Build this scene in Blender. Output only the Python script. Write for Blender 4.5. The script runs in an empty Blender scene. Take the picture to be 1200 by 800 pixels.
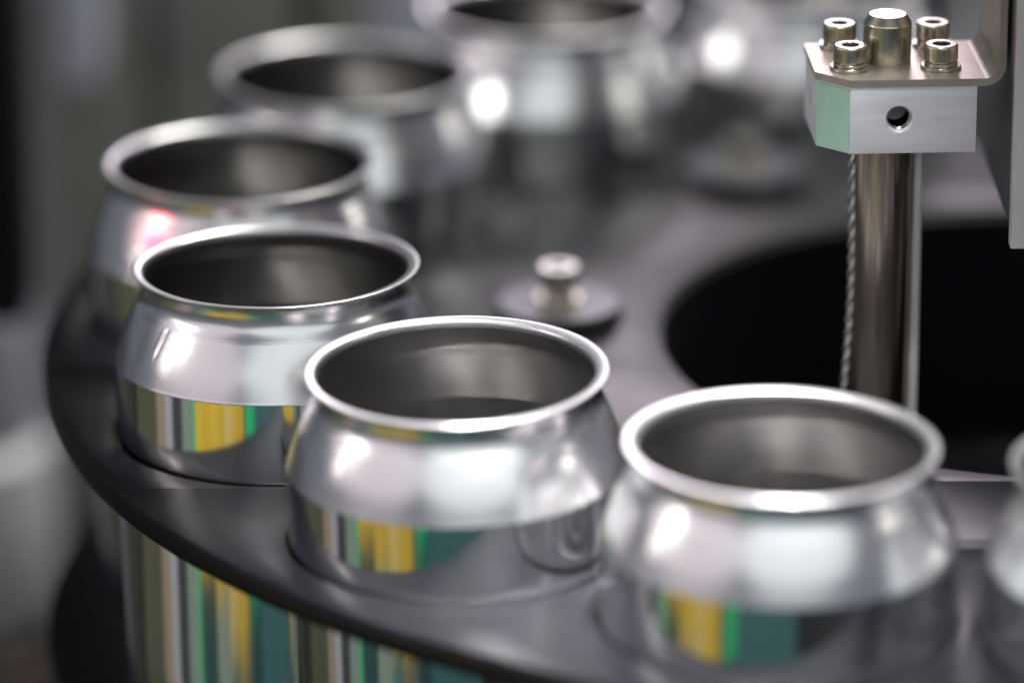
import bpy, bmesh, math, random
from mathutils import Vector, Matrix, noise

random.seed(7)
MM = 0.001
scene = bpy.context.scene
COL = scene.collection
R = math.radians

# ------------------------------------------------------------------ camera
# World: millimetres * 0.001.  Origin = turret axis, z = 0 = top face of the turret disc.
cam_data = bpy.data.cameras.new('camera')
cam = bpy.data.objects.new('camera', cam_data)
COL.objects.link(cam)
cam.location = Vector((-113.08, -1032.82, 361.84)) * MM
cam.rotation_euler = (R(90 - 19.412), 0, 0)
cam_data.sensor_width = 36.0
cam_data.lens = 180.0
cam_data.clip_start = 0.02
cam_data.clip_end = 50.0
cam_data.dof.use_dof = True
cam_data.dof.focus_distance = 1.001
cam_data.dof.aperture_fstop = 4.3
scene.camera = cam

# ------------------------------------------------------------------ light
world = bpy.data.worlds.new('World')
scene.world = world
world.use_nodes = True
bg = world.node_tree.nodes['Background']
bg.inputs['Color'].default_value = (0.80, 0.84, 1.0, 1)
bg.inputs['Strength'].default_value = 0.16

def lamp(name, pos, target, sx, sy, radiance, color=(1, 1, 1), spread=180, shape='RECTANGLE'):
    """Rectangular softbox whose surface has the given radiance."""
    d = bpy.data.lights.new(name, 'AREA')
    d.shape = shape
    d.size, d.size_y = sx, sy
    d.energy = radiance * math.pi * sx * sy * (0.785 if shape == 'ELLIPSE' else 1.0)
    d.color = color
    d.spread = R(spread)
    o = bpy.data.objects.new(name, d)
    COL.objects.link(o)
    o.location = pos
    o.rotation_euler = (Vector(target) - Vector(pos)).to_track_quat('-Z', 'Y').to_euler()
    return o

TGT = (-0.12, -0.06, 0.03)
def polar(alpha, elev, dist):
    """direction measured from 'towards the camera' (-y), alpha positive towards -x"""
    a, e = R(alpha), R(elev)
    return (TGT[0] - dist * math.cos(e) * math.sin(a), TGT[1] - dist * math.cos(e) * math.cos(a), TGT[2] + dist * math.sin(e))

lamp('hall_light_left', polar(67, 24, 1.5), TGT, 2.3, 1.0, 0.56, (1.0, 0.87, 0.90), shape='ELLIPSE')
lamp('spot_left', polar(80, 21, 1.3), TGT, 0.13, 0.11, 22.0, (1.0, 0.93, 0.90))
lamp('spot_left_low', polar(88, 10, 1.3), TGT, 0.05, 0.05, 22.0, (1.0, 0.90, 0.85))
lamp('hall_light_front', polar(-12, 27, 1.5), TGT, 2.1, 0.95, 0.72, (0.94, 1.0, 0.98), shape='ELLIPSE')
lamp('spot_right', polar(-80, 16, 1.4), TGT, 0.16, 0.24, 5.0, (1.0, 0.96, 0.86))
lamp('spot_right_rear', polar(-118, 14, 1.4), TGT, 0.30, 0.16, 3.0, (1.0, 0.95, 0.88))
lamp('hall_light_rear', (0.03, 1.9, 0.70), (0.03, 0, 0), 0.36, 0.95, 4.8, (1.0, 0.88, 0.98))
lamp('can_interior_spot', (-0.05, -0.26, 0.55), (-0.088, -0.152, 0.03), 0.08, 0.08, 33.0, (1.0, 0.97, 0.98), 15)  # added narrow spot, unseen, brightens the insides of the two near cans
lamp('cabinet_fill_light', (0.20, 0.35, 1.0), (-0.35, -0.4, -0.15), 0.45, 0.45, 28.0, (1.0, 0.97, 0.92))  # added unseen fill lamp, brightens the yellow cabinet mirrored in the cans

scene.view_settings.view_transform = 'Standard'
scene.view_settings.look = 'None'
scene.view_settings.exposure = 0.0
scene.view_settings.gamma = 1.0
scene.view_settings.use_curve_mapping = False
scene.render.engine = 'CYCLES'
scene.cycles.use_denoising = True
scene.cycles.max_bounces = 12
scene.cycles.glossy_bounces = 8
scene.cycles.sample_clamp_indirect = 6.0

# ------------------------------------------------------------------ materials
def material(name, color, rough=0.5, metal=0.0, ior=1.5, var=0.0, vscale=200.0, bump=0.0, bscale=900.0,
             rough_var=0.0, stretch=(1, 1, 1), aniso=0.0, emit=None):
    m = bpy.data.materials.new(name)
    m.use_nodes = True
    nt = m.node_tree
    b = nt.nodes['Principled BSDF']
    b.inputs['Base Color'].default_value = (*color, 1)
    b.inputs['Roughness'].default_value = rough
    b.inputs['Metallic'].default_value = metal
    b.inputs['IOR'].default_value = ior
    if aniso:
        b.inputs['Anisotropic'].default_value = aniso
    tc = nt.nodes.new('ShaderNodeTexCoord')
    mp = nt.nodes.new('ShaderNodeMapping')
    mp.inputs['Scale'].default_value = stretch
    nt.links.new(tc.outputs['Object'], mp.inputs['Vector'])
    if var or rough_var:
        n = nt.nodes.new('ShaderNodeTexNoise')
        n.inputs['Scale'].default_value = vscale
        n.inputs['Detail'].default_value = 5
        nt.links.new(mp.outputs['Vector'], n.inputs['Vector'])
        if var:
            r = nt.nodes.new('ShaderNodeMapRange')
            r.inputs['From Min'].default_value, r.inputs['From Max'].default_value = 0.3, 0.7
            r.inputs['To Min'].default_value, r.inputs['To Max'].default_value = 1 - var, 1 + var
            nt.links.new(n.outputs['Fac'], r.inputs['Value'])
            mx = nt.nodes.new('ShaderNodeMix')
            mx.data_type = 'RGBA'
            mx.blend_type = 'MULTIPLY'
            mx.inputs['Factor'].default_value = 1
            mx.inputs['A'].default_value = (*color, 1)
            nt.links.new(r.outputs['Result'], mx.inputs['B'])
            nt.links.new(mx.outputs['Result'], b.inputs['Base Color'])
        if rough_var:
            r2 = nt.nodes.new('ShaderNodeMapRange')
            r2.inputs['From Min'].default_value, r2.inputs['From Max'].default_value = 0.3, 0.7
            r2.inputs['To Min'].default_value, r2.inputs['To Max'].default_value = rough - rough_var, rough + rough_var
            nt.links.new(n.outputs['Fac'], r2.inputs['Value'])
            nt.links.new(r2.outputs['Result'], b.inputs['Roughness'])
    if bump:
        n2 = nt.nodes.new('ShaderNodeTexNoise')
        n2.inputs['Scale'].default_value = bscale
        n2.inputs['Detail'].default_value = 3
        nt.links.new(mp.outputs['Vector'], n2.inputs['Vector'])
        bp = nt.nodes.new('ShaderNodeBump')
        bp.inputs['Strength'].default_value = bump
        bp.inputs['Distance'].default_value = 0.0002
        nt.links.new(n2.outputs['Fac'], bp.inputs['Height'])
        nt.links.new(bp.outputs['Normal'], b.inputs['Normal'])
    if emit:
        b.inputs['Emission Color'].default_value = (*emit[:3], 1)
        b.inputs['Emission Strength'].default_value = emit[3]
    return m

M = {
    'can_body': material('can_body', (0.86, 0.87, 0.87), 0.085, 1.0, bump=0.05, bscale=90, stretch=(1, 1, 0.06)),
    'can_shoulder': material('can_shoulder', (0.88, 0.88, 0.885), 0.225, 1.0, bump=0.07, bscale=4500, rough_var=0.03, vscale=120),
    'can_rim': material('can_rim', (0.88, 0.885, 0.89), 0.28, 1.0, bump=0.08, bscale=1500),
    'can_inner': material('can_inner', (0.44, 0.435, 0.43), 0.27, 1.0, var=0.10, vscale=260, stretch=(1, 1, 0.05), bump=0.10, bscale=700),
    'disc': material('disc_black', (0.0022, 0.0024, 0.0036), 0.34, 0.0, 1.42, var=0.25, vscale=60, rough_var=0.03),
    'disc_ring': material('ring_black', (0.003, 0.003, 0.0038), 0.38, 0.0, 1.42, rough_var=0.05, vscale=80),
    'gap_shade': material('gap_shade_black', (0.003, 0.003, 0.003), 0.6, 0.0, 1.4),
    'washer': material('washer_grey', (0.09, 0.095, 0.11), 0.32, 0.5, var=0.1, vscale=80),
    'hole_shade': material('hole_shade_black', (0.002, 0.002, 0.002), 0.8, 0.0, 1.05),
    'hub': material('hub_black', (0.006, 0.0065, 0.008), 0.4, 0.0, 1.35, rough_var=0.06, vscale=40),
    'steel': material('steel', (0.55, 0.54, 0.50), 0.24, 1.0, var=0.12, vscale=500, bump=0.10, bscale=1500),
    'zinc': material('zinc_screw', (0.60, 0.56, 0.46), 0.26, 1.0, var=0.18, vscale=420, bump=0.10, bscale=1800),
    'chrome': material('chrome_post', (0.36, 0.31, 0.26), 0.20, 1.0, rough_var=0.04, vscale=90, stretch=(1, 1, 0.1)),
    'sheet': material('sheet_metal', (0.62, 0.54, 0.47), 0.40, 0.8, var=0.10, vscale=320, bump=0.06, bscale=1200),
    'block': material('block_aluminium', (0.86, 0.86, 0.89), 0.45, 0.30, var=0.06, vscale=700, stretch=(0.1, 1, 1), bump=0.10, bscale=1600),
    'green_paint': material('chamfer_green', (0.42, 0.66, 0.52), 0.45, 0.2, var=0.05, vscale=260),
    'bar': material('bar_grey', (0.70, 0.68, 0.65), 0.45, 0.3, var=0.07, vscale=160),
    'bar_side': material('bar_dark', (0.16, 0.16, 0.17), 0.32, 0.6),
    'wall_olive': material('wall_olive', (0.27, 0.285, 0.245), 0.55, var=0.08, vscale=12),
    'wall_dark': material('wall_dark', (0.09, 0.10, 0.08), 0.55, var=0.08, vscale=12),
    'pillar': material('pillar_black', (0.003, 0.003, 0.004), 0.4),
    'lilac': material('lilac_white', (0.72, 0.74, 0.86), 0.5),
    'housing': material('housing_grey', (0.60, 0.60, 0.63), 0.4, var=0.06, vscale=15),
    'housing_dim': material('housing_lavender', (0.30, 0.30, 0.36), 0.45),
    'brown': material('base_brown', (0.075, 0.055, 0.042), 0.55, var=0.15, vscale=20),
    'floor': material('floor_grey', (0.10, 0.10, 0.11), 0.6, var=0.15, vscale=8),
    'yellow': material('panel_yellow', (0.85, 0.58, 0.07), 0.5, var=0.08, vscale=20),
    'green': material('panel_green', (0.05, 0.66, 0.27), 0.5, var=0.08, vscale=20),
    'paleyellow': material('panel_paleyellow', (0.88, 0.66, 0.22), 0.5),
    'darkteal': material('panel_darkteal', (0.03, 0.075, 0.075), 0.5),
    'teal': material('panel_teal', (0.07, 0.18, 0.19), 0.5, var=0.10, vscale=20),
    'olive': material('panel_olive', (0.16, 0.17, 0.11), 0.5, var=0.10, vscale=20),
    'tan': material('panel_tan', (0.48, 0.38, 0.27), 0.5),
    'white': material('panel_white', (0.52, 0.53, 0.57), 0.5),
    'greygreen': material('panel_greygreen', (0.24, 0.32, 0.27), 0.5),
    'charcoal': material('panel_charcoal', (0.055, 0.058, 0.065), 0.5, var=0.1, vscale=15),
    'led': material('led_red', (0.8, 0.02, 0.03), 0.3, emit=(1.0, 0.0, 0.03, 90.0)),
}

# ------------------------------------------------------------------ helpers
def link(o, parent=None):
    COL.objects.link(o)
    if parent is not None:
        o.parent = parent
    return o

def finish(name, me, mat, parent=None, smooth=40):
    me.materials.clear()
    me.materials.append(M[mat] if isinstance(mat, str) else mat)
    if smooth:
        for p in me.polygons:
            p.use_smooth = True
        me.set_sharp_from_angle(angle=R(smooth))
    return link(bpy.data.objects.new(name, me), parent)

def tag(o, label, cat, group=None, kind=None):
    if label: o['label'] = label
    if cat: o['category'] = cat
    if group: o['group'] = group
    if kind: o['kind'] = kind
    return o

def empty(name, loc=(0, 0, 0), rz=0.0):
    o = bpy.data.objects.new(name, None)
    o.empty_display_size = 0.01
    o.location = Vector(loc) * MM
    o.rotation_euler = (0, 0, rz)
    return link(o)

def lathe_mesh(name, prof, seg=160, axis=(0, 0), shape=None):
    """prof: list of (r, z) in mm, open strip; r == 0 makes a pole."""
    verts, faces, rows = [], [], []
    for r, z in prof:
        if r <= 1e-9:
            rows.append([len(verts)]); verts.append((axis[0] * MM, axis[1] * MM, z * MM)); continue
        row = []
        for i in range(seg):
            a = 2 * math.pi * i / seg
            rr, zz = (r, z) if shape is None else shape(r, z, a)
            row.append(len(verts))
            verts.append(((axis[0] + rr * math.cos(a)) * MM, (axis[1] + rr * math.sin(a)) * MM, zz * MM))
        rows.append(row)
    for A, B in zip(rows, rows[1:]):
        if len(A) == 1 and len(B) == 1: continue
        for i in range(seg):
            j = (i + 1) % seg
            if len(A) == 1: faces.append((A[0], B[i], B[j]))
            elif len(B) == 1: faces.append((A[j], A[i], B[0]))
            else: faces.append((A[i], B[i], B[j], A[j]))
    me = bpy.data.meshes.new(name)
    me.from_pydata(verts, [], faces)
    bm = bmesh.new(); bm.from_mesh(me)
    bmesh.ops.recalc_face_normals(bm, faces=bm.faces)
    bm.to_mesh(me); bm.free()
    return me

def lathe(name, prof, mat, parent=None, seg=96, axis=(0, 0), smooth=35):
    return finish(name, lathe_mesh(name, prof, seg, axis), mat, parent, smooth)

def prism_mesh(name, poly, z0, z1, bevel=0.25, seg=2):
    bm = bmesh.new()
    vs = [bm.verts.new((x * MM, y * MM, z0 * MM)) for x, y in poly]
    f = bm.faces.new(vs)
    ex = bmesh.ops.extrude_face_region(bm, geom=[f])
    for v in [g for g in ex['geom'] if isinstance(g, bmesh.types.BMVert)]:
        v.co.z = z1 * MM
    bmesh.ops.recalc_face_normals(bm, faces=bm.faces)
    if bevel:
        bmesh.ops.bevel(bm, geom=list(bm.edges), offset=bevel * MM, segments=seg, affect='EDGES', profile=0.6)
    me = bpy.data.meshes.new(name)
    bm.to_mesh(me); bm.free()
    return me

def prism(name, poly, z0, z1, mat, parent=None, bevel=0.25, smooth=40):
    return finish(name, prism_mesh(name, poly, z0, z1, bevel), mat, parent, smooth)

def box(name, x0, x1, y0, y1, z0, z1, mat, parent=None, bevel=0.3):
    return prism(name, [(x0, y0), (x1, y0), (x1, y1), (x0, y1)], z0, z1, mat, parent, bevel)

def cut(o, cutters):
    """boolean-subtract meshes from an object and bake the result"""
    for me in cutters:
        c = bpy.data.objects.new('cutter', me); COL.objects.link(c)
        md = o.modifiers.new('cut', 'BOOLEAN'); md.object = c; md.operation = 'DIFFERENCE'; md.solver = 'EXACT'
        bpy.context.view_layer.update()
        dg = bpy.context.evaluated_depsgraph_get()
        new = bpy.data.meshes.new_from_object(o.evaluated_get(dg))
        o.modifiers.clear()
        o.data = new
        bpy.data.objects.remove(c)
    return o

def tube(name, pts, r, mat, parent=None, seg=10):
    cu = bpy.data.curves.new(name, 'CURVE'); cu.dimensions = '3D'
    cu.bevel_depth = r * MM; cu.bevel_resolution = 2; cu.use_fill_caps = True
    s = cu.splines.new('POLY'); s.points.add(len(pts) - 1)
    for p, q in zip(s.points, pts):
        p.co = (q[0] * MM, q[1] * MM, q[2] * MM, 1)
    tmp = bpy.data.objects.new('tmp', cu); COL.objects.link(tmp)
    bpy.context.view_layer.update()
    me = bpy.data.meshes.new_from_object(tmp.evaluated_get(bpy.context.evaluated_depsgraph_get()))
    bpy.data.objects.remove(tmp)
    return finish(name, me, mat, parent, 60)

def plate_mesh(name, circles, z_top, thick, bev):
    """flat plate from circles (first outer, others holes), chamfered edges"""
    cu = bpy.data.curves.new(name, 'CURVE'); cu.dimensions = '2D'; cu.fill_mode = 'BOTH'
    cu.extrude = (thick / 2 - bev) * MM; cu.bevel_depth = bev * MM; cu.bevel_resolution = 1
    for cx, cy, r, n in circles:
        s = cu.splines.new('POLY'); s.points.add(n - 1); s.use_cyclic_u = True
        for i, p in enumerate(s.points):
            a = 2 * math.pi * i / n
            p.co = ((cx + r * math.cos(a)) * MM, (cy + r * math.sin(a)) * MM, 0, 1)
    tmp = bpy.data.objects.new('tmp', cu); COL.objects.link(tmp)
    bpy.context.view_layer.update()
    me = bpy.data.meshes.new_from_object(tmp.evaluated_get(bpy.context.evaluated_depsgraph_get()))
    bpy.data.objects.remove(tmp)
    bm = bmesh.new(); bm.from_mesh(me)
    bmesh.ops.remove_doubles(bm, verts=bm.verts, dist=1e-6)
    bmesh.ops.recalc_face_normals(bm, faces=bm.faces)
    bmesh.ops.translate(bm, verts=bm.verts, vec=(0, 0, (z_top - thick / 2) * MM))
    bm.to_mesh(me); bm.free()
    return me

# ------------------------------------------------------------------ setting
floor = box('floor', -3000, 3000, -3000, 3000, -440, -400, 'floor', bevel=0)
tag(floor, 'dark grey workshop floor below the machine', None, None, 'structure')

# ------------------------------------------------------------------ turret disc and lower plate
RING_R, STEP, PHASE = 170.87, 24.0, 151.934
def ring_pos(k):
    a = R(PHASE + STEP * k)
    return RING_R * math.cos(a), RING_R * math.sin(a)

TOP, BOTTOM = 34.4, -60.6          # can rim / can base
circles = [(0, 0, 212.2, 360), (6, 0, 88.5, 240)] + [(*ring_pos(k), 33.8, 144) for k in range(15)]
turret = empty('turret_disc', (0, 0, -5))
tag(turret, 'black turret disc with round pockets that hold the open cans', 'machine disc')
o = finish('plate', plate_mesh('plate', circles, 0, 5.0, 0.5), 'disc', turret, 30)
o.location = (0, 0, 5 * MM)
for k in range(-2, 6):
    x, y = ring_pos(k)
    ring = lathe('pocket_ring', [(33.45, -4.6), (33.45, -0.35), (33.72, -0.25), (33.72, -4.6)], 'disc_ring', turret, 144, smooth=20)
    ring.location = (x * MM, y * MM, 5 * MM)
o = lathe('hub_wall', [(88.3, -0.8), (88.3, -58), (86.8, -58), (86.8, -1.4), (87.5, -0.8), (88.3, -0.8)], 'hub', turret, 160)
o.location = (6 * MM, 0, 5 * MM)

lower = empty('lower_plate', (0, 0, BOTTOM - 8))
tag(lower, 'black round lower plate that carries the can bases', 'machine plate')
o = finish('plate', plate_mesh('plate', [(0, 0, 213.0, 360), (0, 0, 60, 120)], BOTTOM, 8, 0.6), 'disc', lower, 30)
o.location = (0, 0, -(BOTTOM - 8) * MM)
o = lathe('centre_column', [(60, BOTTOM - 8), (60, -330), (90, -335), (90, -400)], 'hub', lower, 96)
o.location = (0, 0, -(BOTTOM - 8) * MM)

# ------------------------------------------------------------------ cans
def arc(cx, cz, r, a0, a1, n):
    return [(cx + r * math.cos(R(a0 + (a1 - a0) * i / n)), cz + r * math.sin(R(a0 + (a1 - a0) * i / n))) for i in range(n + 1)]

T = TOP
neck_prof = [(28.35, T - 7.0), (27.72, T - 6.0), (27.28, T - 5.0), (27.05, T - 4.0), (26.95, T - 2.9), (26.97, T - 2.0), (27.08, T - 1.35)]
rim_prof = [(27.08, T - 1.35), (27.25, T - 0.95), (27.65, T - 0.66), (28.3, T - 0.44), (28.78, T - 0.27), (28.90, T - 0.12), (28.84, T + 0.03),
            (28.62, T + 0.05), (28.0, T - 0.03), (27.35, T - 0.13), (26.95, T - 0.28), (26.74, T - 0.6), (26.66, T - 1.1), (26.64, T - 1.6)]
shoulder_prof = [(32.95, T - 18.9)] + [(32.94, T - 18.75), (32.90, T - 18.6), (32.83, T - 18.4)]
n = 14
for i in range(1, n + 1):
    t = i / n
    bulge = 0.28 * math.sin(math.pi * t)
    shoulder_prof.append((32.83 + (28.75 - 32.83) * t + bulge, T - 18.4 + (18.4 - 7.7) * t))
shoulder_prof.append((28.35, T - 7.0))
body_prof = [(32.95, T - 18.9)] + [(32.95, T - 18.9 + (BOTTOM + 6 - (T - 18.9)) * i / 6) for i in range(1, 7)] + \
            [(32.4, BOTTOM + 4), (30.5, BOTTOM + 2), (26.0, BOTTOM + 0.3), (24.5, BOTTOM), (23.5, BOTTOM + 1), (16, BOTTOM + 7), (0, BOTTOM + 10)]
g = 0.3
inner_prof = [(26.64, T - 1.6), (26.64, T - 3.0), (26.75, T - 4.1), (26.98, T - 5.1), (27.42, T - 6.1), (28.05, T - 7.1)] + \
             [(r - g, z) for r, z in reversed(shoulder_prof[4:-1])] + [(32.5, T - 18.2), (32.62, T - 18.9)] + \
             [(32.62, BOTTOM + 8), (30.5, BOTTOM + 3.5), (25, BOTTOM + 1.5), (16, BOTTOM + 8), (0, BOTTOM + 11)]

def dent(r, z, a):
    # short near-vertical crease in the shoulder of one can
    zc = T - 8.6
    s = (z - zc) / 3.6
    if abs(s) > 1.4: return r, z
    a0 = R(-90 - 47.0 + 1.6 * s)
    d = math.atan2(math.sin(a - a0), math.cos(a - a0)) * 28.5
    w = math.exp(-s * s * 1.6)
    return r + w * (-0.22 * math.exp(-(d / 0.4) ** 2) + 0.10 * math.exp(-((d + 0.8) / 0.4) ** 2)), z

def can_meshes():
    return [('body', lathe_mesh('body', body_prof, 192), 'can_body', 40),
            ('shoulder', lathe_mesh('shoulder', shoulder_prof, 192), 'can_shoulder', 60),
            ('neck', lathe_mesh('neck', neck_prof, 192), 'can_shoulder', 60),
            ('rim', lathe_mesh('rim', rim_prof, 192), 'can_rim', 75),
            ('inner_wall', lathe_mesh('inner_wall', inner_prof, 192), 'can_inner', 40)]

def refine(prof, k):
    out = []
    for (r0, z0), (r1, z1) in zip(prof, prof[1:]):
        for i in range(k): out.append((r0 + (r1 - r0) * i / k, z0 + (z1 - z0) * i / k))
    return out + [prof[-1]]

GROUP = 'open aluminium cans in the turret disc'
cans = {
    2: ('open aluminium can with a short crease on its shoulder', (-1.4, -0.8), (0.5, 0.2)),
    1: ('open aluminium can with a red light glinting on its shoulder', (0, -0.6), (-0.4, 0.3)),
    3: ('open aluminium can next to the creased can, in front of the large washered bolt', (1.5, -1.1), (0, 0)),
    4: ('open aluminium can in front of the chrome post', (0.8, 0.5), (0, 0)),
    5: ('partly seen open aluminium can in the pocket after the can before the chrome post', (0, 0), (0, 0)),
    0: ('blurred open aluminium can just behind the can with the red glint', (0, 0), (0, 0)),
    -1: ('very blurred open aluminium can behind the bolts, against the lilac panel', (0, 0), (0, 0)),
    -2: ('very blurred open aluminium can directly behind the clamp block', (0, 0), (0, 0)),
}
proto = can_meshes()
proto_obj = None
for k, (label, lean, off) in cans.items():
    x, y = ring_pos(k)
    root = empty('aluminium_can', (x + off[0], y + off[1], 0), 0)
    root.rotation_euler = (R(lean[0]), R(lean[1]), 0)
    tag(root, label, 'can', GROUP)
    if proto_obj is None:
        proto_obj = []
        for nm, me, mt, sm in proto:
            if nm == 'shoulder':
                me2 = lathe_mesh('shoulder', refine(shoulder_prof, 3), 720, shape=dent)
                finish('shoulder', me2, mt, root, 60)
                proto_obj.append(finish('shoulder', me, mt, None, sm))
                COL.objects.unlink(proto_obj[-1])
            else:
                proto_obj.append(finish(nm, me, mt, root, sm))
    else:
        for p in proto_obj:
            c = p.copy(); link(c); c.parent = root

# ------------------------------------------------------------------ bolts on the disc
bolts = [((-103.0, 10.0), 'silver bolt on a wide raised washer beside the large centre hole'),
         ((-59.0, 107.0), 'blurred silver bolt on a wide washer behind the large centre hole')]
for (x, y), label in bolts:
    b = empty('disc_bolt', (x, y, 0))
    tag(b, label, 'bolt', 'bolts around the centre hole of the disc')
    lathe('gap_shade_ring', [(0, 0.004), (13.8, 0.004), (13.8, 1.6), (13.3, 2.2), (0, 2.2)], 'gap_shade', b, 72)  # black ring stands in for the shadow gap under the raised washer
    lathe('washer', [(0, 2.2), (13.0, 2.2), (13.3, 2.5), (13.3, 3.3), (13.0, 3.6), (0, 3.6)], 'washer', b, 72)
    lathe('shank', [(3.4, 3.6), (3.4, 8.4)], 'zinc', b, 40)
    lathe('collar', [(0, 3.6), (5.2, 3.6), (5.2, 4.3), (4.9, 4.6), (3.4, 4.6)], 'zinc', b, 48)
    h = lathe('head', [(0, 8.2), (4.0, 8.2), (4.3, 8.5), (4.3, 11.0), (3.9, 11.5), (2.2, 11.5), (2.2, 9.8), (0, 9.8)], 'steel', b, 48)

# ------------------------------------------------------------------ clamp block on the post
RZ = R(3.2)
BX, BY = -39.2, -62.0            # post axis
clamp = empty('clamp_block', (BX, BY, 63.4), RZ)
tag(clamp, 'silver clamp block with a green sloped corner, on top of the chrome post', 'clamp')
# local outline (front towards the camera = -y); z local 0 .. 13.6
poly = [(-8.6, -13.4), (16.2, -13.4), (16.2, 12.5), (-14.6, 12.5), (-14.6, -7.2)]
blk = prism('block', poly, 0, 13.5, 'block', clamp, 0.18)
def cyl(r, depth, at, axis='y', r2=None):
    bm = bmesh.new()
    bmesh.ops.create_cone(bm, cap_ends=True, segments=40, radius1=r * MM, radius2=(r if r2 is None else r2) * MM, depth=depth * MM)
    if axis == 'y': bmesh.ops.rotate(bm, verts=bm.verts, matrix=Matrix.Rotation(R(90), 3, 'X'))
    if axis == 'x': bmesh.ops.rotate(bm, verts=bm.verts, matrix=Matrix.Rotation(R(90), 3, 'Y'))
    bmesh.ops.translate(bm, verts=bm.verts, vec=Vector(at) * MM)
    me = bpy.data.meshes.new('cutter'); bm.to_mesh(me); bm.free()
    return me
loc = clamp.matrix_world
blk.parent = None
cut(blk, [cyl(2.35, 9, (1.0, -10.4, 7.0)), cyl(1.9, 2.0, (1.0, -13.0, 7.0), 'y', 3.1), cyl(2.0, 8, (-13, 3.0, 7.0), 'x')])
blk.data.materials.clear(); blk.data.materials.append(M['block'])
for p in blk.data.polygons: p.use_smooth = True
blk.data.set_sharp_from_angle(angle=R(30))
blk.parent = clamp
# green painted bevel face: thin plate on the cut corner
gx0, gy0, gx1, gy1 = -8.75, -13.3, -14.5, -7.35
nx, ny = -(gy0 - gy1), (gx0 - gx1)
L = math.hypot(nx, ny); nx, ny = -abs(nx) / L, -abs(ny) / L
t0, t1 = 0.02, 0.12
prism('green_face', [(gx0 + nx * t0, gy0 + ny * t0), (gx0 + nx * t1, gy0 + ny * t1), (gx1 + nx * t1, gy1 + ny * t1), (gx1 + nx * t0, gy1 + ny * t0)],
      0.25, 13.25, 'green_paint', clamp, 0)
o = lathe('hole_shade_plug', [(2.33, 0.9), (2.33, 8.0), (0, 8.0)], 'hole_shade', clamp, 32)  # black plug, paints the shade inside the front hole
o.rotation_euler = (R(-90), 0, 0)
o.location = Vector((1.0, -13.4, 7.0)) * MM
# thread rings inside the front hole
for i in range(2):
    r = lathe('thread', [(2.32, -0.22), (2.10, 0.0), (2.32, 0.22)], 'steel', clamp, 32)
    r.rotation_euler = (R(90), 0, 0)
    r.location = Vector((1.0, -12.0 + 0.8 * i, 7.0)) * MM

# top sheet with its upturned end (bracket)
br = empty('sheet_bracket', (BX, BY, 76.95), RZ)
tag(br, 'tan sheet metal bracket bent upright, screwed onto the clamp block', 'bracket')
bm = bmesh.new()
TH = 1.5
bend = [(-15.0, 0.0), (17.6, 0.0)]
inner = [(17.6 + 2.6 * math.sin(R(a)), 2.6 + TH - 2.6 * math.cos(R(a))) for a in (15, 30, 45, 60, 75, 90)]
outer = [(17.6 + (2.6 + TH) * math.sin(R(a)), 2.6 + TH - (2.6 + TH) * math.cos(R(a))) for a in (15, 30, 45, 60, 75, 90)]
outl = [(-15.0, 0.02), (17.6, 0.02)] + outer + [(17.6 + 2.6 + TH, 60)]
inl = [(17.6 + 2.6, 60)] + inner[::-1] + [(17.6, TH), (-15.0, TH)]
def side(yy):
    return [bm.verts.new((x * MM, yy(x) * MM, z * MM)) for x, z in outl + inl]
fr = side(lambda x: -13.6 if x > -9 else -7.0)
fr[0].co.x, fr[-1].co.x = -8.8 * MM, -8.8 * MM
fr[0].co.y = fr[-1].co.y = -13.6 * MM
bk = side(lambda x: 13.0)
nn = len(fr)
bm.faces.new(fr[::-1]); bm.faces.new(bk)
e0 = bm.verts.new((-15.0 * MM, -7.2 * MM, 0.02 * MM)); e1 = bm.verts.new((-15.0 * MM, -7.2 * MM, TH * MM))
for i in range(nn - 1):
    if i == nn - 2 or i == 0: continue
    bm.faces.new((fr[i], fr[i + 1], bk[i + 1], bk[i]))
bm.faces.new((fr[0], fr[1], bk[1], bk[0], e0))
bm.faces.new((fr[nn - 2], fr[nn - 1], e1, bk[nn - 1], bk[nn - 2]))
bm.faces.new((fr[nn - 1], fr[0], e0, e1))
bm.faces.new((e1, e0, bk[0], bk[nn - 1]))
bmesh.ops.recalc_face_normals(bm, faces=bm.faces)
me = bpy.data.meshes.new('sheet'); bm.to_mesh(me); bm.free()
sh = finish('sheet', me, 'sheet', None, 25)
cut(sh, [cyl(2.1, 8, (20.9, 4.0, 16.0), 'x')])
sh.data.materials.clear(); sh.data.materials.append(M['sheet'])
for p in sh.data.polygons: p.use_smooth = True
sh.data.set_sharp_from_angle(angle=R(25))
sh.parent = br

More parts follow.
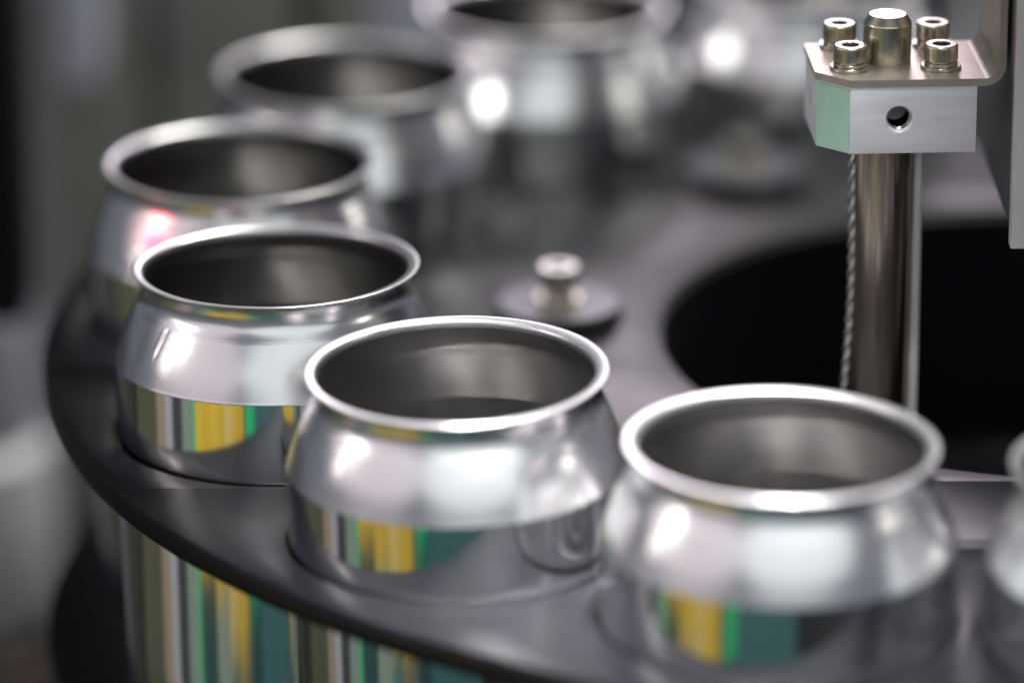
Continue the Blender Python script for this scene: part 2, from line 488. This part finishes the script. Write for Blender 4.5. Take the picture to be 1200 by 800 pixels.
# cap screws with washers
screw_spots = [((-7.9, -5.2), 'cap screw at the green sloped corner of the clamp block'),
               ((10.0, -5.4), 'cap screw beside the upright part of the bracket, in the front row'),
               ((-8.2, 10.6), 'cap screw behind the one at the green sloped corner'),
               ((10.4, 10.2), 'cap screw half hidden behind the thick post end')]
cR, sR = math.cos(RZ), math.sin(RZ)
Z0 = 76.95 + TH
for (x, y), label in screw_spots:
    s = empty('cap_screw', (BX + cR * x - sR * y, BY + sR * x + cR * y, Z0 + 0.01), RZ)
    tag(s, label, 'screw', 'cap screws on the clamp block')
    lathe('washer', [(0, 0), (3.9, 0), (4.0, 0.1), (4.0, 0.6), (3.9, 0.7), (0, 0.7)], 'steel', s, 48)
    # split spring washer: two turns, slightly offset
    lathe('spring_washer', [(0, 0.7), (3.15, 0.7), (3.25, 0.8), (3.25, 1.3), (3.15, 1.4), (0, 1.4)], 'zinc', s, 40)
    h = lathe('head', [(2.6, 1.4), (2.6, 1.65), (3.3, 1.7), (3.35, 1.8), (3.35, 4.45), (3.22, 4.7), (2.95, 4.85), (1.85, 4.85), (1.6, 4.6)], 'zinc', s, 56, smooth=24)
    lathe('hex_socket', [(1.6, 4.6), (1.6, 2.9), (0, 2.7)], 'steel', s, 6, smooth=10)

# ------------------------------------------------------------------ post, strip, cable
post = empty('chrome_post', (BX, BY, -60))
tag(post, 'polished chrome post rising through the centre hole, with a sloped end', 'post')
o = lathe('shaft', [(0, 0), (5.55, 0), (5.55, 123.3)], 'chrome', post, 72)
o = lathe('post_end', [(4.75, 138.5), (4.75, 146.2), (4.65, 146.5), (3.75, 147.9), (3.6, 148.0), (0, 148.05)], 'zinc', post, 64, smooth=14)

strip = empty('flat_strip', (BX + 5.5, BY + 1.0, -60), R(3))
tag(strip, 'thin grey metal strip standing against the chrome post', 'strip')
me = prism_mesh('blade', [(0.3, -1.5), (2.3, -1.5), (2.3, 9.0), (0.3, 9.0)], 0, 121.6, 0.8, 4)
finish('blade', me, 'bar', strip, 40)

cable = empty('twisted_cable', (BX - 5.9, BY + 3.0, -60))
tag(cable, 'thin twisted steel cable hanging beside the chrome post', 'cable')
for ph in (0, 180):
    pts = []
    N = 420
    for i in range(N + 1):
        z = 123.2 * i / N
        a = R(ph) + 2 * math.pi * z / 6.4
        sway = -1.3 * math.exp(-((z - 55) / 26.0) ** 2) + 0.3 * math.sin(z / 11)
        pts.append((0.42 * math.cos(a) + sway, 0.42 * math.sin(a), z))
    tube('strand', pts, 0.42, 'steel', cable)

# ------------------------------------------------------------------ grey bar beyond the bracket
bar = empty('grey_bar', (-16.0, -84.0, 47), R(1.5))
tag(bar, 'thick grey vertical bar beside the upright bracket', 'bar')
box('side_plate', 0.3, 46, 2.1, 125, 3.4, 260, 'bar_side', bar, 0.4)  # extended out of view so the front of the disc mirrors something dark
box('front_plate', 0, 16, -1.5, 2.0, 0, 261, 'bar', bar, 0.5)

# ------------------------------------------------------------------ blurred background
def panel(name, x0, x1, y0, y1, z0, z1, mat, label, cat='panel', bevel=1.0, group=None):
    o = box(name, x0, x1, y0, y1, z0, z1, mat, None, bevel)
    return tag(o, label, cat, group)

wall = empty('machine_guard', (-190, 265, -400))
tag(wall, 'olive grey sheet guard with dark upright seams behind the cans', 'machine guard')
for nm, x0, x1, yy, mt in (('sheet', -236, -209.5, 262, 'wall_olive'), ('seam', -211, -203.5, 268, 'wall_dark'), ('sheet', -205, -170.5, 262, 'wall_olive'),
                           ('seam', -172, -162.5, 268, 'wall_dark'), ('sheet', -164, -151, 262, 'wall_olive')):
    o = box(nm, x0, x1, yy, yy + 12, -400, 120, mt, None, 1.5)
    o.parent = wall
    o.location = Vector((190, -265, 400)) * MM
panel('lilac_screen', -150, -124, 300, 312, -400, 140, 'lilac', 'pale lilac panel between the olive guard and the far cans')
panel('dark_screen', -123, 120, 330, 342, -400, 60, 'charcoal', 'dark grey panel behind the far cans')
panel('black_arm', -275, -230.5, 140, 170, -48, 700, 'pillar', 'black machine arm hanging down in front of the olive guard', 'machine arm', 3)
panel('lilac_strip', -228, -219, 225, 261.5, -12, 130, 'lilac', 'short pale lilac strip between black pillar and olive guard', 'strip')

hs = empty('grey_housing', (-256, 205, -400))
tag(hs, 'rounded pale grey machine housing beside the turret edge', 'housing')
lathe('cap', [(0, 345), (14, 345), (19, 340), (21, 330), (21, 303), (0, 303)], 'housing_dim', hs, 72)
lathe('cover', [(0, 302), (20, 302), (24, 298), (25, 285), (25, 258), (21, 248), (0, 246)], 'housing', hs, 72)
lathe('foot', [(25, 245.5), (27, 243), (28, 0), (0, 0)], 'brown', hs, 72)

# ------------------------------------------------------------------ what the polished cans mirror: guards standing round the turret
def upright(name, p, q, z0, z1, mat, label, thick=8):
    """upright sheet from p to q (plan, mm)"""
    d = Vector((q[0] - p[0], q[1] - p[1])); n = Vector((-d.y, d.x)).normalized() * thick
    poly = [p, q, (q[0] + n.x, q[1] + n.y), (p[0] + n.x, p[1] + n.y)]
    o = prism(name, poly, z0, z1, mat, None, 1.0)
    return tag(o, label, 'cabinet') if label else o

def around(cx, cy, alpha, d):
    return (cx - d * math.sin(R(alpha)), cy - d * math.cos(R(alpha)))
c2 = (-161, -58); c3 = (-123, -119)
def between(p, q, t): return (p[0] + (q[0] - p[0]) * t, p[1] + (q[1] - p[1]) * t)
ya, yb = (-453, -251), (-333, -490)
cab = empty('yellow_cabinet', (*between(ya, yb, 0.5), -400))
tag(cab, 'cabinet with a yellow upper face mirrored in the can bodies', 'cabinet')
for nm, t0, t1, z0, z1, mt in (('yellow_face', 0.02, 0.30, -137, -55, 'yellow'), ('yellow_face', 0.30, 0.55, -150, -55, 'yellow'), ('yellow_face', 0.55, 0.74, -176, -55, 'paleyellow'), ('yellow_face', 0.74, 1, -188, -55, 'yellow'),
                               ('lower_face', 0.03, 0.30, -400, -138, 'darkteal'), ('lower_face', 0.30, 0.55, -400, -151, 'greygreen'),
                               ('lower_face', 0.55, 0.74, -400, -177, 'teal'), ('lower_face', 0.74, 1, -400, -189, 'olive'), ('green_edge', -0.025, 0.02, -400, -52, 'green')):
    o = upright(nm, between(ya, yb, t0), between(ya, yb, t1 - 0.002), z0, z1, mt, None)
    o.parent = cab; o.location = -cab.location
gp, gq = around(*c3, 27, 470), around(*c3, 20, 500)
gcab = empty('green_cabinet', (*between(gp, gq, 0.5), -400))
tag(gcab, 'cabinet with a green upper face mirrored beside the yellow one', 'cabinet')
for nm, z0, z1, mt in (('green_face', -196, -80, 'green'), ('lower_face', -400, -196.5, 'darkteal')):
    o = upright(nm, gp, gq, z0, z1, mt, None)
    o.parent = gcab; o.location = -gcab.location
upright('teal_cabinet', around(*c3, 19.5, 550), around(*c3, -14, 580), -400, -80, 'teal', 'dark teal cabinet mirrored in the front of the cans')
upright('charcoal_cabinet', around(*c3, -15, 560), around(*c3, -100, 560), -400, -60, 'charcoal', 'charcoal cabinet mirrored in the shaded flank of the cans')
arcs = [('sage_cabinet', 57.5, 66, 'greygreen', 'sage green panel mirrored in the can bodies'),
        ('dark_strip', 66.5, 74, 'charcoal', 'narrow charcoal strip mirrored in the can bodies'),
        ('white_strip', 74.5, 81, 'white', 'white strip mirrored in the can bodies'),
        ('tan_strip', 81.5, 89, 'tan', 'narrow tan strip mirrored in the can bodies'),
        ('olive_cabinet', 89.5, 112, 'olive', 'olive panel mirrored in the can bodies'),
        ('olive_drab_cabinet', 113, 140, 'wall_dark', 'dark olive panel mirrored at the flank of the cans')]
for nm, a0, a1, mt, lb in arcs:
    upright(nm, around(*c2, a1, 345), around(*c2, a0, 345), -400, -50, mt, lb)

# ------------------------------------------------------------------ red sensor
sx, sy, sz = -243.0, -26.0, 45.0
tx, ty, tz = -188.0, -11.0, 28.0
d = (Vector((tx, ty, tz)) - Vector((sx, sy, sz))).normalized()
sensor = empty('light_sensor', (sx, sy, sz))
sensor.rotation_euler = d.to_track_quat('Z', 'Y').to_euler()
tag(sensor, 'small sensor with a red light aimed at one can', 'sensor')
lathe('tube', [(3.2, 15), (4.2, 15), (4.2, -30), (0, -30), (0, -1.5), (3.2, -1.5), (3.2, 15)], 'hub', sensor, 32)
lathe('red_lens', [(0, 0.5), (2.5, 0.2), (3.1, -1.4)], 'led', sensor, 24)
st = tube('stand', [(sx - d.x * 26, sy - d.y * 26, sz - d.z * 26), (sx - d.x * 26, sy - d.y * 26, -400)], 2.5, 'hub')
st.parent = sensor
bpy.context.view_layer.update()
st.matrix_parent_inverse = sensor.matrix_world.inverted()

# fine dust on the disc
nt = M['disc'].node_tree
b = nt.nodes['Principled BSDF']
src = b.inputs['Base Color'].links[0].from_socket
tc = nt.nodes.new('ShaderNodeTexCoord')
v = nt.nodes.new('ShaderNodeTexVoronoi'); v.inputs['Scale'].default_value = 170
nt.links.new(tc.outputs['Object'], v.inputs['Vector'])
r = nt.nodes.new('ShaderNodeMapRange')
r.inputs['From Min'].default_value, r.inputs['From Max'].default_value = 0.05, 0.03
r.inputs['To Min'].default_value, r.inputs['To Max'].default_value = 0.0, 0.5
nt.links.new(v.outputs['Distance'], r.inputs['Value'])
mx = nt.nodes.new('ShaderNodeMix'); mx.data_type = 'RGBA'
nt.links.new(r.outputs['Result'], mx.inputs['Factor'])
nt.links.new(src, mx.inputs['A'])
mx.inputs['B'].default_value = (0.06, 0.06, 0.06, 1)
nt.links.new(mx.outputs['Result'], b.inputs['Base Color'])
